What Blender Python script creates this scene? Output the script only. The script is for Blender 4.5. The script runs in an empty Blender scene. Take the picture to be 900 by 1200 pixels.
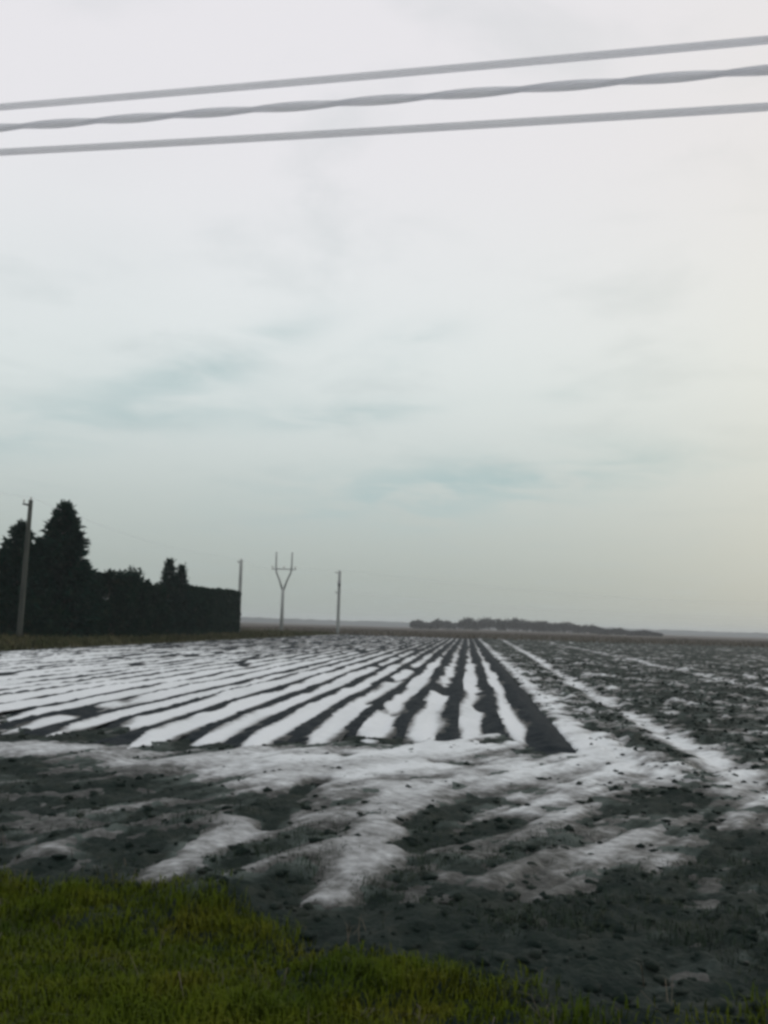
import bpy, math, random
import numpy as np
from mathutils import Matrix, Vector

S = bpy.context.scene
COL = S.collection
random.seed(7)
RNG = np.random.default_rng(11)

# ------------------------------------------------------------------ camera
F_PX, PITCH, ROLL, EYE = 1178.0, math.radians(6.43), math.radians(1.72), 1.7
cam = bpy.data.cameras.new('camera')
cam.sensor_fit = 'VERTICAL'
cam.sensor_height = 24.0
cam.lens = 24.0 * F_PX / 1200.0
cam.clip_start = 0.05
cam.clip_end = 20000
cam_o = bpy.data.objects.new('camera', cam)
COL.objects.link(cam_o)
cam_o.matrix_world = (Matrix.Translation((0, 0, EYE)) @ Matrix.Rotation(math.radians(90) + PITCH, 4, 'X')
                      @ Matrix.Rotation(ROLL, 4, 'Z'))
S.camera = cam_o
S.cycles.pixel_filter_type = 'BLACKMAN_HARRIS'
S.cycles.filter_width = 3.2
S.cycles.volume_bounces = 1
S.cycles.max_bounces = 6

# ------------------------------------------------------------------ sky and sun
SUN_EL, SUN_AZ = math.radians(11), math.radians(44)          # azimuth clockwise from +Y
W = bpy.data.worlds.new('World')
S.world = W
W.use_nodes = True
nt = W.node_tree
nt.nodes.clear()


def wn(kind, **kw):
    n = nt.nodes.new(kind)
    for k, v in kw.items():
        setattr(n, k, v)
    return n


def wmath(op, a, b=None, c=None):
    n = wn('ShaderNodeMath', operation=op)
    for i, v in enumerate((a, b, c)):
        if v is None:
            continue
        if isinstance(v, (int, float)):
            n.inputs[i].default_value = v
        else:
            nt.links.new(v, n.inputs[i])
    return n.outputs[0]


def wmix(fac, a, b, mode='MIX'):
    n = wn('ShaderNodeMix', data_type='RGBA', blend_type=mode)
    if isinstance(fac, (int, float)):
        n.inputs[0].default_value = fac
    else:
        nt.links.new(fac, n.inputs[0])
    for i, v in ((6, a), (7, b)):
        if isinstance(v, tuple):
            n.inputs[i].default_value = v + (1,) if len(v) == 3 else v
        else:
            nt.links.new(v, n.inputs[i])
    return n.outputs[2]


w_out = wn('ShaderNodeOutputWorld')
w_bg = wn('ShaderNodeBackground')
w_bg.inputs['Strength'].default_value = 0.1
nt.links.new(w_bg.outputs[0], w_out.inputs[0])
w_sky = wn('ShaderNodeTexSky', sky_type='NISHITA', sun_disc=False)
w_sky.sun_elevation = SUN_EL
w_sky.sun_rotation = SUN_AZ
w_sky.dust_density = 3.0
w_tc = wn('ShaderNodeTexCoord')
w_sep = wn('ShaderNodeSeparateXYZ')
nt.links.new(w_tc.outputs['Generated'], w_sep.inputs[0])
dx, dy, dz = w_sep.outputs
up = wmath('MAXIMUM', dz, 0.0)
# overcast deck: colour by height above the horizon
w_ramp = wn('ShaderNodeValToRGB')
cr = w_ramp.color_ramp
cr.interpolation = 'B_SPLINE'
stops = [(0.0, (0.36, 0.405, 0.375)), (0.07, (0.43, 0.485, 0.46)), (0.17, (0.635, 0.70, 0.69)), (0.28, (0.785, 0.84, 0.84)),
         (0.44, (0.83, 0.81, 0.845)), (1.0, (0.835, 0.815, 0.85))]
while len(cr.elements) < len(stops):
    cr.elements.new(0.5)
for e, (p, c) in zip(cr.elements, stops):
    e.position = p
    e.color = c + (1,)
nt.links.new(up, w_ramp.inputs[0])
# cloud texture on a flat deck seen in perspective
inv = wmath('DIVIDE', 1.0, wmath('ADD', up, 0.10))
w_cmb = wn('ShaderNodeCombineXYZ')
nt.links.new(wmath('MULTIPLY', dx, inv), w_cmb.inputs[0])
nt.links.new(wmath('MULTIPLY', dy, inv), w_cmb.inputs[1])


def wnoise(scale, detail, rough, off, dist=0.0):
    m = wn('ShaderNodeMapping')
    m.inputs['Location'].default_value = off
    m.inputs['Rotation'].default_value = (0, 0, 0.35)
    m.inputs['Scale'].default_value = (1.0, 1.0, 1.0)
    nt.links.new(w_cmb.outputs[0], m.inputs[0])
    n = wn('ShaderNodeTexNoise')
    n.inputs['Scale'].default_value = scale
    n.inputs['Detail'].default_value = detail
    n.inputs['Roughness'].default_value = rough
    n.inputs['Distortion'].default_value = dist
    nt.links.new(m.outputs[0], n.inputs['Vector'])
    return n.outputs['Fac']


def wsmooth(v, lo, hi):
    n = wn('ShaderNodeMapRange', interpolation_type='SMOOTHSTEP')
    n.inputs['From Min'].default_value = lo
    n.inputs['From Max'].default_value = hi
    nt.links.new(v, n.inputs['Value'])
    return n.outputs['Result']


big = wsmooth(wnoise(0.9, 4, 0.5, (3.1, 1.7, 0)), 0.45, 0.75)
fine = wsmooth(wnoise(2.3, 6, 0.55, (5.3, 9.2, 0), 0.3), 0.50, 0.74)
wisp = wsmooth(wnoise(2.6, 6, 0.55, (1.3, 2.2, 0), 0.5), 0.34, 0.66)
deck = wmix(wmath('MULTIPLY', big, 0.10), w_ramp.outputs[0], (0.47, 0.53, 0.545))
deck = wmix(wmath('MULTIPLY', fine, 0.22), deck, (0.42, 0.50, 0.51))
# a few thicker, blue-grey rolls of cloud low over the field
ahead = wmath('MAXIMUM', dy, 0.05)
ta, tb = wmath('DIVIDE', dx, ahead), wmath('DIVIDE', dz, ahead)


def roll(a0, b0, sa, sb, amp, tilt=0.0):
    q = wmath('SUBTRACT', ta, a0)
    e = wmath('SUBTRACT', wmath('SUBTRACT', tb, b0), wmath('MULTIPLY', q, tilt))
    g_ = wmath('ADD', wmath('POWER', wmath('ABSOLUTE', wmath('DIVIDE', q, sa)), 2.0), wmath('POWER', wmath('ABSOLUTE', wmath('DIVIDE', e, sb)), 2.0))
    return wmath('MULTIPLY', wmath('POWER', 2.718, wmath('MULTIPLY', g_, -1.0)), amp)


rolls = None
for args in ((-0.215, 0.245, 0.075, 0.022, 0.80, 0.12), (-0.12, 0.29, 0.06, 0.020, 0.45, 0.3), (0.02, 0.283, 0.05, 0.022, 0.50, 0.35),
             (-0.03, 0.212, 0.08, 0.012, 0.60, 0.15), (-0.25, 0.205, 0.16, 0.018, 0.45, 0.05), (0.06, 0.135, 0.16, 0.030, 0.85, 0.10),
             (0.18, 0.165, 0.12, 0.025, 0.55, 0.12), (0.20, 0.245, 0.05, 0.012, 0.35, 0.3), (0.33, 0.18, 0.10, 0.02, 0.3, 0.1),
             (-0.36, 0.185, 0.10, 0.03, 0.5, 0.1)):
    r_ = roll(*args)
    rolls = r_ if rolls is None else wmath('ADD', rolls, r_)
rolls = wmath('MINIMUM', wmath('MULTIPLY', rolls, wmath('ADD', wmath('MULTIPLY', wisp, 0.85), 0.15)), 1.0)
deck = wmix(wmath('MULTIPLY', rolls, 0.95), deck, (0.40, 0.535, 0.55))
# warmer, slightly brighter deck on the side of the hidden sun
sx, sy, sz = math.sin(SUN_AZ) * math.cos(SUN_EL), math.cos(SUN_AZ) * math.cos(SUN_EL), math.sin(SUN_EL)
dot = wmath('ADD', wmath('ADD', wmath('MULTIPLY', dx, sx), wmath('MULTIPLY', dy, sy)), wmath('MULTIPLY', dz, sz))
glow = wmath('POWER', wmath('MAXIMUM', dot, 0.0), 10.0)
deck = wmix(wmath('MULTIPLY', glow, 0.62), deck, (0.84, 0.765, 0.61))
w_gain = wn('ShaderNodeVectorMath', operation='SCALE')
w_gain.inputs['Scale'].default_value = 10.0
nt.links.new(deck, w_gain.inputs[0])
nt.links.new(wmix(0.97, w_sky.outputs[0], w_gain.outputs[0]), w_bg.inputs['Color'])

sun = bpy.data.lights.new('sun', 'SUN')
sun.energy = 0.6
sun.angle = math.radians(25)
sun.color = (1.0, 0.95, 0.88)
sun_o = bpy.data.objects.new('sun', sun)
COL.objects.link(sun_o)
sun_o.rotation_euler = Vector((-sx, -sy, -sz)).to_track_quat('-Z', 'Y').to_euler()
sun_o.location = (40, 40, 20)

S.view_settings.view_transform = 'Standard'
S.view_settings.look = 'None'
S.view_settings.exposure = 0.0
S.view_settings.gamma = 1.0
S.view_settings.use_curve_mapping = False


# ------------------------------------------------------------------ geometry of the place
def ray(px, py):
    a, b = (px - 450) / F_PX, (600 - py) / F_PX
    x = a * math.cos(ROLL) - b * math.sin(ROLL)
    y = a * math.sin(ROLL) + b * math.cos(ROLL)
    return np.array([x, math.cos(PITCH) - y * math.sin(PITCH), math.sin(PITCH) + y * math.cos(PITCH)])


def ground_at(px, py):
    v = ray(px, py)
    return (v * (-EYE / v[2]))[:2]


def at_depth(px, py, depth):                    # point on the pixel's ray at a known forward distance
    v = ray(px, py)
    p = v * (depth / v[1])
    return float(p[0]), float(p[1]), float(p[2] + EYE)


ROW_AZ = math.radians(4.92)                     # direction of the crop rows
RD = np.array([math.sin(ROW_AZ), math.cos(ROW_AZ)])
RN = np.array([math.cos(ROW_AZ), -math.sin(ROW_AZ)])
ROAD_AZ = math.radians(-58)
OD = np.array([math.sin(ROAD_AZ), math.cos(ROAD_AZ)])
ON = np.array([math.cos(ROAD_AZ), -math.sin(ROAD_AZ)])   # from the road towards the field


def uv_to_xy(u, v):
    return u * RN[0] + v * RD[0], u * RN[1] + v * RD[1]


# ------------------------------------------------------------------ noise
def _hash(ix, iy, seed):
    h = (ix * 374761393 + iy * 668265263 + seed * 2147483647) & 0xFFFFFFFF
    h = ((h ^ (h >> 13)) * 1274126177) & 0xFFFFFFFF
    h = h ^ (h >> 16)
    return (h & 0xFFFFFF) / float(0xFFFFFF)


def vnoise(x, y, seed=0):
    x = np.asarray(x, float)
    y = np.asarray(y, float)
    ix, iy = np.floor(x).astype(np.int64), np.floor(y).astype(np.int64)
    fx, fy = x - ix, y - iy
    fx, fy = fx * fx * (3 - 2 * fx), fy * fy * (3 - 2 * fy)
    a, b = _hash(ix, iy, seed), _hash(ix + 1, iy, seed)
    c, d = _hash(ix, iy + 1, seed), _hash(ix + 1, iy + 1, seed)
    return ((a * (1 - fx) + b * fx) * (1 - fy) + (c * (1 - fx) + d * fx) * fy) * 2 - 1


def fbm(x, y, seed=0, octaves=4, gain=0.5):
    s, a, t = 0, 1.0, 0
    for o in range(octaves):
        r = 0.6 * o
        xx, yy = x * math.cos(r) - y * math.sin(r), x * math.sin(r) + y * math.cos(r)
        s = s + a * vnoise(xx * 2 ** o, yy * 2 ** o, seed + 17 * o)
        t += a
        a *= gain
    return s / t


def smooth(e0, e1, x):
    t = np.clip((x - e0) / (e1 - e0), 0, 1)
    return t * t * (3 - 2 * t)


# ------------------------------------------------------------------ mesh and object helpers
def mesh_np(name, verts, quads=None, tris=None, smooth_shade=True):
    me = bpy.data.meshes.new(name)
    verts = np.asarray(verts, np.float32)
    nq = 0 if quads is None else len(quads)
    ntr = 0 if tris is None else len(tris)
    me.vertices.add(len(verts))
    me.vertices.foreach_set('co', verts.ravel())
    idx, tot = [], []
    if nq:
        idx.append(np.asarray(quads, np.int32).ravel())
        tot.append(np.full(nq, 4, np.int32))
    if ntr:
        idx.append(np.asarray(tris, np.int32).ravel())
        tot.append(np.full(ntr, 3, np.int32))
    idx, tot = np.concatenate(idx), np.concatenate(tot)
    me.loops.add(len(idx))
    me.loops.foreach_set('vertex_index', idx)
    me.polygons.add(len(tot))
    start = np.concatenate([[0], np.cumsum(tot)[:-1]]).astype(np.int32)
    me.polygons.foreach_set('loop_start', start)
    me.polygons.foreach_set('loop_total', tot)
    me.polygons.foreach_set('use_smooth', np.full(len(tot), smooth_shade))
    me.update(calc_edges=True)
    me.validate()
    return me


def store(me, name, val):
    at = me.attributes.new(name, 'FLOAT', 'POINT')
    at.data.foreach_set('value', np.asarray(val, np.float32).ravel())
    return me


def link(name, me, mat=None, parent=None):
    o = bpy.data.objects.new(name, me)
    COL.objects.link(o)
    if mat is not None and me is not None:
        me.materials.clear()
        me.materials.append(mat)
    if parent is not None:
        o.parent = parent
    return o


def tag(o, label=None, category=None, group=None, kind=None):
    for k, v in (('label', label), ('category', category), ('group', group), ('kind', kind)):
        if v:
            o[k] = v
    return o


def thing(name, loc, label, category, group=None):
    o = bpy.data.objects.new(name, None)
    o.empty_display_size = 0.3
    o.location = loc
    COL.objects.link(o)
    return tag(o, label, category, group)


def grid_faces(n, m):
    i = np.arange((n - 1) * (m - 1))
    r, c = i // (m - 1), i % (m - 1)
    a = r * m + c
    return np.stack([a, a + 1, a + m + 1, a + m], 1)


class MB:
    """collects boxes, tubes and cones for one mesh"""

    def __init__(self):
        self.v, self.f = [], []

    def add(self, v, f):
        o = len(self.v)
        self.v += [tuple(p) for p in v]
        self.f += [tuple(i + o for i in q) for q in f]

    def box(self, c, s, rz=0.0):
        x, y, z = s[0] / 2, s[1] / 2, s[2] / 2
        b = min(x, y, z) * 0.18
        pts = []
        for zz, ins in ((-z, b), (-z + b, 0), (z - b, 0), (z, b)):
            for X, Y in ((-x + ins, -y + ins), (x - ins, -y + ins), (x - ins, y - ins), (-x + ins, y - ins)):
                pts.append((c[0] + X * math.cos(rz) - Y * math.sin(rz), c[1] + X * math.sin(rz) + Y * math.cos(rz), c[2] + zz))
        fs = [(3, 2, 1, 0), (12, 13, 14, 15)]
        for k in range(3):
            for i in range(4):
                j = (i + 1) % 4
                fs.append((k * 4 + i, k * 4 + j, k * 4 + 4 + j, k * 4 + 4 + i))
        self.add(pts, fs)

    def tube(self, pts, rad, n=8, cap=True):
        pts = [Vector(p) for p in pts]
        if not hasattr(rad, '__len__'):
            rad = [rad] * len(pts)
        vs, fs = [], []
        for i, p in enumerate(pts):
            t = (pts[min(i + 1, len(pts) - 1)] - pts[max(i - 1, 0)]).normalized()
            ref = Vector((0, 0, 1)) if abs(t.z) < 0.9 else Vector((1, 0, 0))
            a = t.cross(ref).normalized()
            b = t.cross(a)
            for k in range(n):
                w = 2 * math.pi * k / n
                vs.append(p + (a * math.cos(w) + b * math.sin(w)) * rad[i])
        for i in range(len(pts) - 1):
            for k in range(n):
                j = (k + 1) % n
                fs.append((i * n + k, i * n + j, i * n + n + j, i * n + n + k))
        if cap:
            fs.append(tuple(range(n))[::-1])
            fs.append(tuple(range((len(pts) - 1) * n, len(pts) * n)))
        self.add(vs, fs)

    def build(self, name, mat, parent=None, shade=True):
        me = bpy.data.meshes.new(name)
        me.from_pydata(self.v, [], self.f)
        me.polygons.foreach_set('use_smooth', [shade] * len(me.polygons))
        me.update()
        return link(name, me, mat, parent)


# ------------------------------------------------------------------ materials
def material(name, stops, scale=4.0, detail=6, rough=0.9, bump=0.0, bump_scale=30.0, spec=0.3, stretch=(1, 1, 1), metallic=0.0,
             coord='Object', sub=0.0):
    m = bpy.data.materials.new(name)
    m.use_nodes = True
    t = m.node_tree
    b = t.nodes['Principled BSDF']
    b.inputs['Roughness'].default_value = rough
    b.inputs['Specular IOR Level'].default_value = spec
    b.inputs['Metallic'].default_value = metallic
    if coord == 'Object':
        g = t.nodes.new('ShaderNodeTexCoord').outputs['Object']
    else:
        g = t.nodes.new('ShaderNodeNewGeometry').outputs['Position']
    mp = t.nodes.new('ShaderNodeMapping')
    mp.inputs['Scale'].default_value = stretch
    t.links.new(g, mp.inputs[0])
    n = t.nodes.new('ShaderNodeTexNoise')
    n.inputs['Scale'].default_value = scale
    n.inputs['Detail'].default_value = detail
    n.inputs['Roughness'].default_value = 0.62
    t.links.new(mp.outputs[0], n.inputs['Vector'])
    r = t.nodes.new('ShaderNodeValToRGB')
    while len(r.color_ramp.elements) < len(stops):
        r.color_ramp.elements.new(0.5)
    for e, (p, c) in zip(r.color_ramp.elements, stops):
        e.position = p
        e.color = c + (1,)
    t.links.new(n.outputs['Fac'], r.inputs[0])
    t.links.new(r.outputs[0], b.inputs['Base Color'])
    if bump:
        n2 = t.nodes.new('ShaderNodeTexNoise')
        n2.inputs['Scale'].default_value = bump_scale
        n2.inputs['Detail'].default_value = 5
        t.links.new(mp.outputs[0], n2.inputs['Vector'])
        bp = t.nodes.new('ShaderNodeBump')
        bp.inputs['Strength'].default_value = bump
        bp.inputs['Distance'].default_value = 0.03
        t.links.new(n2.outputs['Fac'], bp.inputs['Height'])
        t.links.new(bp.outputs[0], b.inputs['Normal'])
    return m


M = {}
M['soil'] = material('soil', [(0.30, (0.005, 0.011, 0.009)), (0.5, (0.0095, 0.018, 0.0145)), (0.72, (0.028, 0.034, 0.027))], 3.0, 9, 0.9,
                     1.0, 22, 0.12, coord='World')
M['ridge_soil'] = material('ridge_soil', [(0.30, (0.008, 0.014, 0.017)), (0.55, (0.014, 0.021, 0.025)), (0.75, (0.040, 0.044, 0.043))], 3.0, 9,
                           0.9, 1.0, 22, 0.12, coord='World')
M['far_soil'] = material('far_soil', [(0.32, (0.040, 0.035, 0.029)), (0.55, (0.068, 0.058, 0.047)), (0.72, (0.11, 0.10, 0.085))], 0.05, 9, 0.95,
                         0.0, 5, 0.1, coord='World')
M['snow'] = material('snow', [(0.27, (0.16, 0.165, 0.17)), (0.40, (0.40, 0.435, 0.44)), (0.55, (0.57, 0.61, 0.615)), (0.72, (0.67, 0.70, 0.70))], 3.2, 9,
                     0.7, 0.5, 16, 0.2, coord='World')
M['slush'] = material('slush', [(0.33, (0.035, 0.035, 0.032)), (0.42, (0.16, 0.16, 0.155)), (0.53, (0.33, 0.345, 0.34)), (0.70, (0.50, 0.52, 0.52))],
                      3.4, 10, 0.65, 0.6, 18, 0.2, coord='World')


def layered(m, attr, stops, spread, noise_scale):
    """base colour from a stored amount (snow depth, slush left on the soil) broken up by noise"""
    t = m.node_tree
    b = t.nodes['Principled BSDF']
    old = b.inputs['Base Color'].links[0].from_socket
    at = t.nodes.new('ShaderNodeAttribute')
    at.attribute_name = attr
    n = t.nodes.new('ShaderNodeTexNoise')
    n.inputs['Scale'].default_value = noise_scale
    n.inputs['Detail'].default_value = 8
    n.inputs['Roughness'].default_value = 0.65
    t.links.new(t.nodes.new('ShaderNodeNewGeometry').outputs['Position'], n.inputs['Vector'])
    ma = t.nodes.new('ShaderNodeMath')
    ma.operation = 'MULTIPLY_ADD'
    t.links.new(n.outputs['Fac'], ma.inputs[0])
    ma.inputs[1].default_value = spread
    mb_ = t.nodes.new('ShaderNodeMath')
    mb_.operation = 'SUBTRACT'
    t.links.new(at.outputs['Fac'], mb_.inputs[0])
    mb_.inputs[1].default_value = spread * 0.5
    t.links.new(mb_.outputs[0], ma.inputs[2])
    r = t.nodes.new('ShaderNodeValToRGB')
    while len(r.color_ramp.elements) < len(stops):
        r.color_ramp.elements.new(0.5)
    for e, (p, c) in zip(r.color_ramp.elements, stops):
        e.position = p
        e.color = c + (1,) if len(c) == 3 else c
    t.links.new(ma.outputs[0], r.inputs[0])
    return t, b, old, r


SNOW_STOPS = [(0.0, (0.022, 0.025, 0.022)), (0.16, (0.085, 0.09, 0.085)), (0.40, (0.28, 0.295, 0.295)), (0.70, (0.56, 0.60, 0.605)),
              (1.0, (0.64, 0.68, 0.69))]
for nm in ('snow', 'slush'):
    t_, b_, o_, r_ = layered(M[nm], 'depth', SNOW_STOPS, 0.75 if nm == 'snow' else 1.0, 4.5 if nm == 'snow' else 8.0)
    t_.links.new(r_.outputs[0], b_.inputs['Base Color'])
t_, b_, o_, r_ = layered(M['soil'], 'dust', [(0.25, (0, 0, 0)), (0.75, (1, 1, 1))], 1.1, 2.6)
mx_ = t_.nodes.new('ShaderNodeMix')
mx_.data_type = 'RGBA'
t_.links.new(r_.outputs[0], mx_.inputs[0])
t_.links.new(o_, mx_.inputs[6])
mx_.inputs[7].default_value = (0.072, 0.092, 0.083, 1)
t_.links.new(mx_.outputs[2], b_.inputs['Base Color'])
M['verge'] = material('verge', [(0.35, (0.016, 0.026, 0.004)), (0.55, (0.028, 0.038, 0.006)), (0.7, (0.040, 0.042, 0.010))], 5, 7, 0.9, 0.6, 30, 0.2,
                      coord='World')
M['grass'] = material('grass', [(0.30, (0.030, 0.055, 0.004)), (0.5, (0.062, 0.086, 0.005)), (0.68, (0.092, 0.096, 0.009))], 1.7, 6, 0.9, 0, 1, 0.08,
                      coord='World')
M['dark_grass'] = material('dark_grass', [(0.35, (0.010, 0.022, 0.012)), (0.55, (0.018, 0.032, 0.017)), (0.7, (0.040, 0.044, 0.026))], 2, 6, 0.8, 0,
                           1, 0.2, coord='World')
M['rough_grass'] = material('rough_grass', [(0.33, (0.024, 0.032, 0.012)), (0.52, (0.055, 0.058, 0.026)), (0.7, (0.135, 0.115, 0.070))], 0.35, 7, 0.9,
                            0, 1, 0.1, coord='World')
M['dry_grass'] = material('dry_grass', [(0.35, (0.062, 0.055, 0.042)), (0.6, (0.105, 0.094, 0.070))], 0.1, 6, 0.9, 0, 1, 0.1, coord='World')
M['needles'] = material('needles', [(0.35, (0.004, 0.020, 0.015)), (0.55, (0.009, 0.034, 0.024)), (0.7, (0.028, 0.042, 0.026))], 1.3, 5, 0.95, 0, 1, 0.05)
M['foliage'] = material('foliage', [(0.35, (0.004, 0.019, 0.013)), (0.55, (0.009, 0.032, 0.021)), (0.7, (0.026, 0.036, 0.020))], 1.3, 5, 0.95, 0, 1, 0.05)
M['bare_twigs'] = material('bare_twigs', [(0.35, (0.024, 0.027, 0.025)), (0.65, (0.052, 0.052, 0.046))], 0.3, 5, 0.9, 0, 1, 0.1)
M['far_wood'] = material('far_wood', [(0.35, (0.030, 0.040, 0.040)), (0.65, (0.055, 0.066, 0.066))], 0.01, 5, 0.95, 0, 1, 0.05)
M['bark'] = material('bark', [(0.35, (0.030, 0.022, 0.016)), (0.65, (0.075, 0.058, 0.044))], 6, 6, 0.9, 0.8, 20, 0.2, stretch=(1, 1, 0.25))
M['concrete'] = material('concrete', [(0.35, (0.24, 0.26, 0.25)), (0.6, (0.33, 0.35, 0.335)), (0.75, (0.40, 0.415, 0.40))], 2.0, 8, 0.85, 0.4, 30, 0.2,
                         stretch=(1, 1, 0.3))
M['old_pole'] = material('old_pole', [(0.35, (0.044, 0.050, 0.043)), (0.6, (0.074, 0.082, 0.070)), (0.75, (0.11, 0.118, 0.10))], 3.0, 8, 0.9, 0.6, 30, 0.2,
                         stretch=(1, 1, 0.15))
M['steel'] = material('steel', [(0.4, (0.20, 0.21, 0.215)), (0.7, (0.30, 0.31, 0.315))], 8, 5, 0.5, 0.1, 60, 0.5, metallic=0.6)
M['porcelain'] = material('porcelain', [(0.4, (0.16, 0.12, 0.10)), (0.7, (0.24, 0.19, 0.16))], 5, 3, 0.25, 0, 1, 0.5)
M['cable'] = material('cable', [(0.35, (0.80, 0.81, 0.85)), (0.65, (0.90, 0.90, 0.92))], 3.0, 5, 0.7, 0.0, 40, 0.5, metallic=0.8)
ct = M['cable'].node_tree                       # translucency added to brighten dark undersides: some of the light from above comes through
cb = ct.nodes['Principled BSDF']
cb.inputs['Metallic'].default_value = 0.0
cb.inputs['Specular IOR Level'].default_value = 0.3
ctr = ct.nodes.new('ShaderNodeBsdfTranslucent')
ctr.inputs['Color'].default_value = (0.95, 0.96, 0.98, 1)
cmx = ct.nodes.new('ShaderNodeMixShader')
cmx.inputs[0].default_value = 0.72
ct.links.new(cb.outputs[0], cmx.inputs[1])
ct.links.new(ctr.outputs[0], cmx.inputs[2])
ct.links.new(cmx.outputs[0], ct.nodes['Material Output'].inputs['Surface'])
M['asphalt'] = material('asphalt', [(0.35, (0.035, 0.035, 0.036)), (0.65, (0.060, 0.060, 0.060))], 20, 8, 0.8, 0.5, 120, 0.3, coord='World')
M['paint'] = material('paint', [(0.35, (0.55, 0.55, 0.53)), (0.6, (0.75, 0.75, 0.73))], 9, 8, 0.7, 0.2, 60, 0.3, coord='World')

# ------------------------------------------------------------------ ground, road, verge
gm = mesh_np('ground', [(-4000, -4000, -0.16), (4000, -4000, -0.16), (4000, 4000, -0.16), (-4000, 4000, -0.16)], [(0, 1, 2, 3)])
tag(link('ground', gm, M['far_soil']), 'flat brown winter farmland running out to the horizon', kind='structure')


def along_road(perp, along):
    return perp * ON[0] + along * OD[0], perp * ON[1] + along * OD[1]


al = np.linspace(-90, 110, 260)
pp = np.array([-5.4, -5.0, -3.3, -1.6, 0.0, 1.3, 1.65])
A, P_ = np.meshgrid(al, pp, indexing='ij')
X, Y = along_road(P_, A)
Z = 0.20 + 0.02 * (1 - ((P_ + 1.8) / 3.4) ** 2) - np.where((P_ < -5.2) | (P_ > 1.6), 0.06, 0)
road = link('road', mesh_np('road', np.stack([X, Y, Z], -1).reshape(-1, 3), grid_faces(*A.shape)), M['asphalt'])
tag(road, 'narrow grey asphalt country road beside the grass verge', kind='structure')
for side, pe in (('edge', 1.3), ('edge', -4.9)):
    pp = np.array([pe - 0.06, pe + 0.06])
    A, P_ = np.meshgrid(al, pp, indexing='ij')
    X, Y = along_road(P_, A)
    Z = 0.20 + 0.02 * (1 - ((P_ + 1.8) / 3.4) ** 2) + 0.006
    link('edge_line', mesh_np('edge_line', np.stack([X, Y, Z], -1).reshape(-1, 3), grid_faces(*A.shape)), M['paint'], road)


def verge_height(perp):
    return 0.15 * (1 - smooth(1.6, 4.2, perp)) + 0.02


al = np.linspace(-40, 80, 900)
pp = np.linspace(1.60, 5.3, 60)
A, P_ = np.meshgrid(al, pp, indexing='ij')
X, Y = along_road(P_, A)
Z = verge_height(P_) + 0.03 * fbm(X * 1.3, Y * 1.3, 3, 4) - 0.30 * smooth(4.05, 4.55, P_ + 0.4 * fbm(X * 1.2, Y * 1.2, 7, 3))
verge = link('verge', mesh_np('verge', np.stack([X, Y, Z], -1).reshape(-1, 3), grid_faces(*A.shape)), M['verge'])
tag(verge, 'mown grass verge along the road edge', kind='structure')

# ------------------------------------------------------------------ the field: soil sheet on a grid that coarsens with distance
PITCH_ROW = 0.745
U_LAST = 1.26                                   # crest of the last ridge on the right
N_ROWS = 30
U_LEFT = U_LAST - (N_ROWS - 0.5) * PITCH_ROW
U_RIGHT = U_LAST + 0.30


def row_end(u):                                 # where the rows stop short of the headland
    return 15.2 + 1.0 * np.sin(u * 0.5 + 0.6) + 1.1 * vnoise(u * 1.3, 0 * u, 5) + 0.9 * vnoise(u * 2.7, 0 * u, 6) - 1.9 * smooth(0.6, 1.2, u) + 0.04 * np.abs(u)


CLOD = 0.062


def clods(x, y, r):
    n1 = fbm(x * 3.4, y * 3.4, 21, 5, 0.62)
    n2 = 0.5 - np.abs(fbm(x * 7.0, y * 7.0, 23, 3, 0.6)) * 1.6
    return (n1 + 0.35 * n2) * (1 - 0.5 * smooth(25, 90, r))


def soil_height(x, y):
    u, v = x * RN[0] + y * RN[1], x * RD[0] + y * RD[1]
    r = np.hypot(x, y)
    perp = x * ON[0] + y * ON[1]
    head = 1 - smooth(13, 18, v)
    right = smooth(1.5, 2.4, u) * smooth(10, 15, v)
    # clods everywhere, coarser plough slices on the right
    z = CLOD * clods(x, y, r)
    a = math.radians(22)
    s, c = x * math.cos(a) - y * math.sin(a), x * math.sin(a) + y * math.cos(a)
    z = z + head * 0.075 * fbm(s * 1.5, c * 0.42, 31, 3)
    slices = np.abs(np.sin((u + 0.16 * vnoise(u * 0.8, v * 0.25, 41)) * math.pi / 0.42))
    z = z + right * (0.070 * (slices - 0.6) * (0.5 + 0.5 * vnoise(u * 1.1, v * 0.5, 42)) + 0.11 * np.maximum(fbm(u * 1.5, v * 1.1, 43, 4, 0.65), -0.15))
    # pressed wheel tracks
    for ut, w in ((3.32, 0.26), (9.6, 0.30)):
        uu = u - ut - 0.016 * (v - 15) - 0.10 * vnoise(v * 0.15, 0 * v, 44)
        z = z * (1 - 0.6 * right * np.exp(-(uu / w) ** 2)) - right * 0.06 * np.exp(-(uu / w) ** 2)
    inside = smooth(-0.2, 0.35, v - row_end(u)) * smooth(-0.05, 0.05, U_RIGHT - u) * smooth(-0.05, 0.05, u - U_LEFT)
    z = z * (1 - inside) - 0.14 * inside
    z = z - 0.25 * smooth(4.0, 3.75, perp) - 0.10 * smooth(150, 200, r)
    return z, u, v, r, perp, inside


az = np.radians(np.arange(-52, 52.01, 0.125))
rr = np.exp(np.arange(math.log(3.7), math.log(200), 0.0085))
AZ, RR = np.meshgrid(az, rr, indexing='ij')
GX, GY = RR * np.sin(AZ), RR * np.cos(AZ)
GZ, GU, GV, GR, GP, GI = soil_height(GX, GY)
ok = GP > 3.7
faces = grid_faces(*GX.shape)
keep = ok.ravel()[faces].all(1)
field = link('field', mesh_np('field', np.stack([GX, GY, GZ], -1).reshape(-1, 3), faces[keep]), M['soil'])
tag(field, 'wet dark ploughed field with thin patchy snow', kind='structure')


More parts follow.
